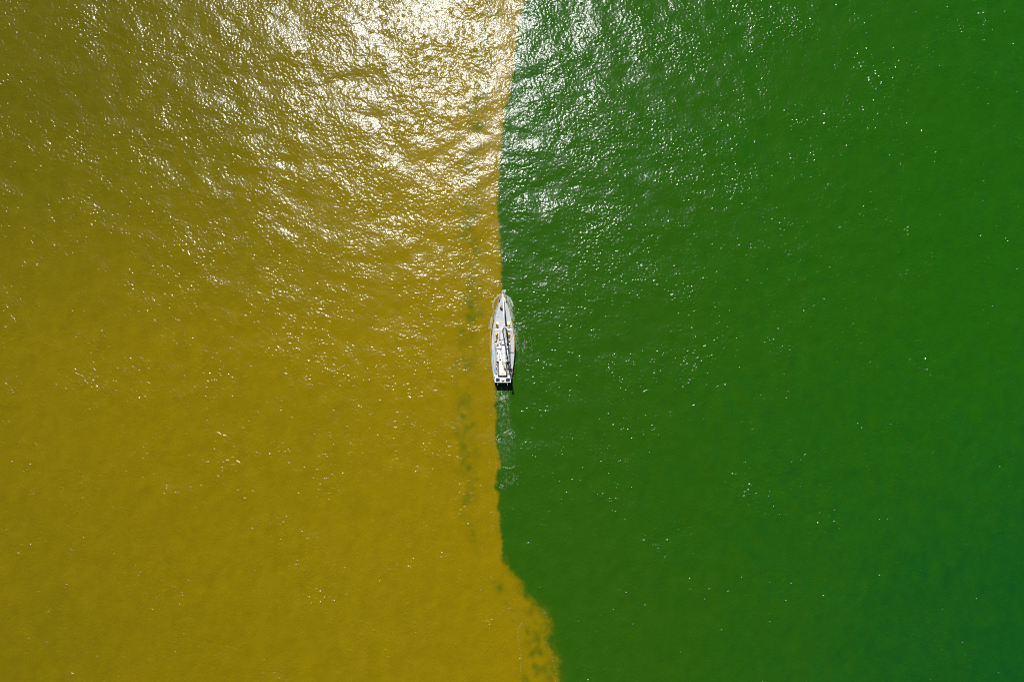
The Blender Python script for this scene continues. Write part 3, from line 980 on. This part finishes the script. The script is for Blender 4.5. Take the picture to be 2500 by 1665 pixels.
# stern wash
blob(1225, 962, 8, 7, 450, .012, .045, 2.0)
blob(1226, 980, 8, 14, 380, .012, .040)
blob(1229, 1015, 9, 24, 200, .012, .035)
blob(1233, 1065, 12, 30, 250, .012, .032)
line([(1240, 950), (1242, 985), (1240, 1010), (1245, 1045), (1250, 1068)], 110, 1.8, .012, .035)
line([(1229, 1058), (1236, 1054), (1243, 1050)], 70, .8, .012, .04)
blob(1217, 1070, 5, 5, 260, .012, .04)
blob(1248, 1062, 5, 6, 220, .012, .035)
line([(1226, 1139), (1238, 1142), (1249, 1142), (1257, 1137)], 90, .7, .012, .035)
blob(1255, 1165, 10, 8, 160, .012, .035)
blob(1228, 1188, 5, 3, 90, .012, .04)
blob(1240, 1175, 9, 5, 140, .012, .03)
# foam lines along the seam on the brown side
for pts in ([(1205, 983), (1197, 993), (1190, 999)], [(1205, 1009), (1195, 1016), (1188, 1023), (1186, 1030)], [(1200, 1035), (1196, 1045), (1190, 1054), (1182, 1056)],
            [(1205, 1060), (1198, 1075), (1188, 1082)], [(1197, 1085), (1196, 1093)], [(1198, 1120), (1195, 1130), (1198, 1142)],
            [(1211, 1120), (1213, 1140), (1206, 1152)], [(1207, 1165), (1202, 1180), (1190, 1183)], [(1197, 1214), (1202, 1222)],
            [(1207, 1250), (1204, 1270), (1201, 1300)], [(1176, 1327), (1180, 1340)], [(1200, 1404), (1195, 1416)], [(1177, 1430), (1172, 1440)],
            [(1276, 1520), (1267, 1530), (1264, 1545), (1266, 1570), (1270, 1595), (1272, 1625), (1270, 1663)],
            [(1331, 1560), (1342, 1585), (1350, 1612), (1357, 1640), (1356, 1663)], [(1325, 1485), (1337, 1503)], [(1238, 1483), (1241, 1468)]):
    ln = sum(math.dist(pts[i], pts[i + 1]) for i in range(len(pts) - 1))
    line(pts, int(ln * 0.7), 1.5, .010, .026)
n = len(fx)
fx, fy, fr_ = np.array(fx), np.array(fy), np.array(fr_)
K = 6
ang = rng.random(n)[:, None] * 6.28 + np.arange(K)[None, :] * (2 * np.pi / K)
rad = fr_[:, None] * rng.uniform(.6, 1.5, (n, K))
el = rng.uniform(.6, 1.7, n)[:, None]
V = np.zeros((n, K + 1, 3))
zs = np.array([water_z(a_, b_) for a_, b_ in zip(fx, fy)])
V[:, :K, 0] = fx[:, None] + np.cos(ang) * rad * el
V[:, :K, 1] = fy[:, None] + np.sin(ang) * rad / el
V[:, :K, 2] = zs[:, None] + .004
V[:, K, 0], V[:, K, 1], V[:, K, 2] = fx, fy, zs + .02 + fr_ * .3
F = []
for k in range(K):
    F.append(np.stack([np.arange(n) * (K + 1) + k, np.arange(n) * (K + 1) + (k + 1) % K, np.arange(n) * (K + 1) + K], -1))
F = np.stack(F, 1).reshape(-1, 3)
fm = bpy.data.meshes.new('foam')
fm.from_pydata(V.reshape(-1, 3).tolist(), [], F.tolist())
fm.materials.append(paint('foam_bubbles', (0.25, 0.275, 0.22), 0.9, 0.1, 2.0))
foam = bpy.data.objects.new('foam', fm)
C.objects.link(foam)
tag(foam, 'thin white foam flecks in the bow waves, stern wash and along the seam', 'foam', kind='stuff')
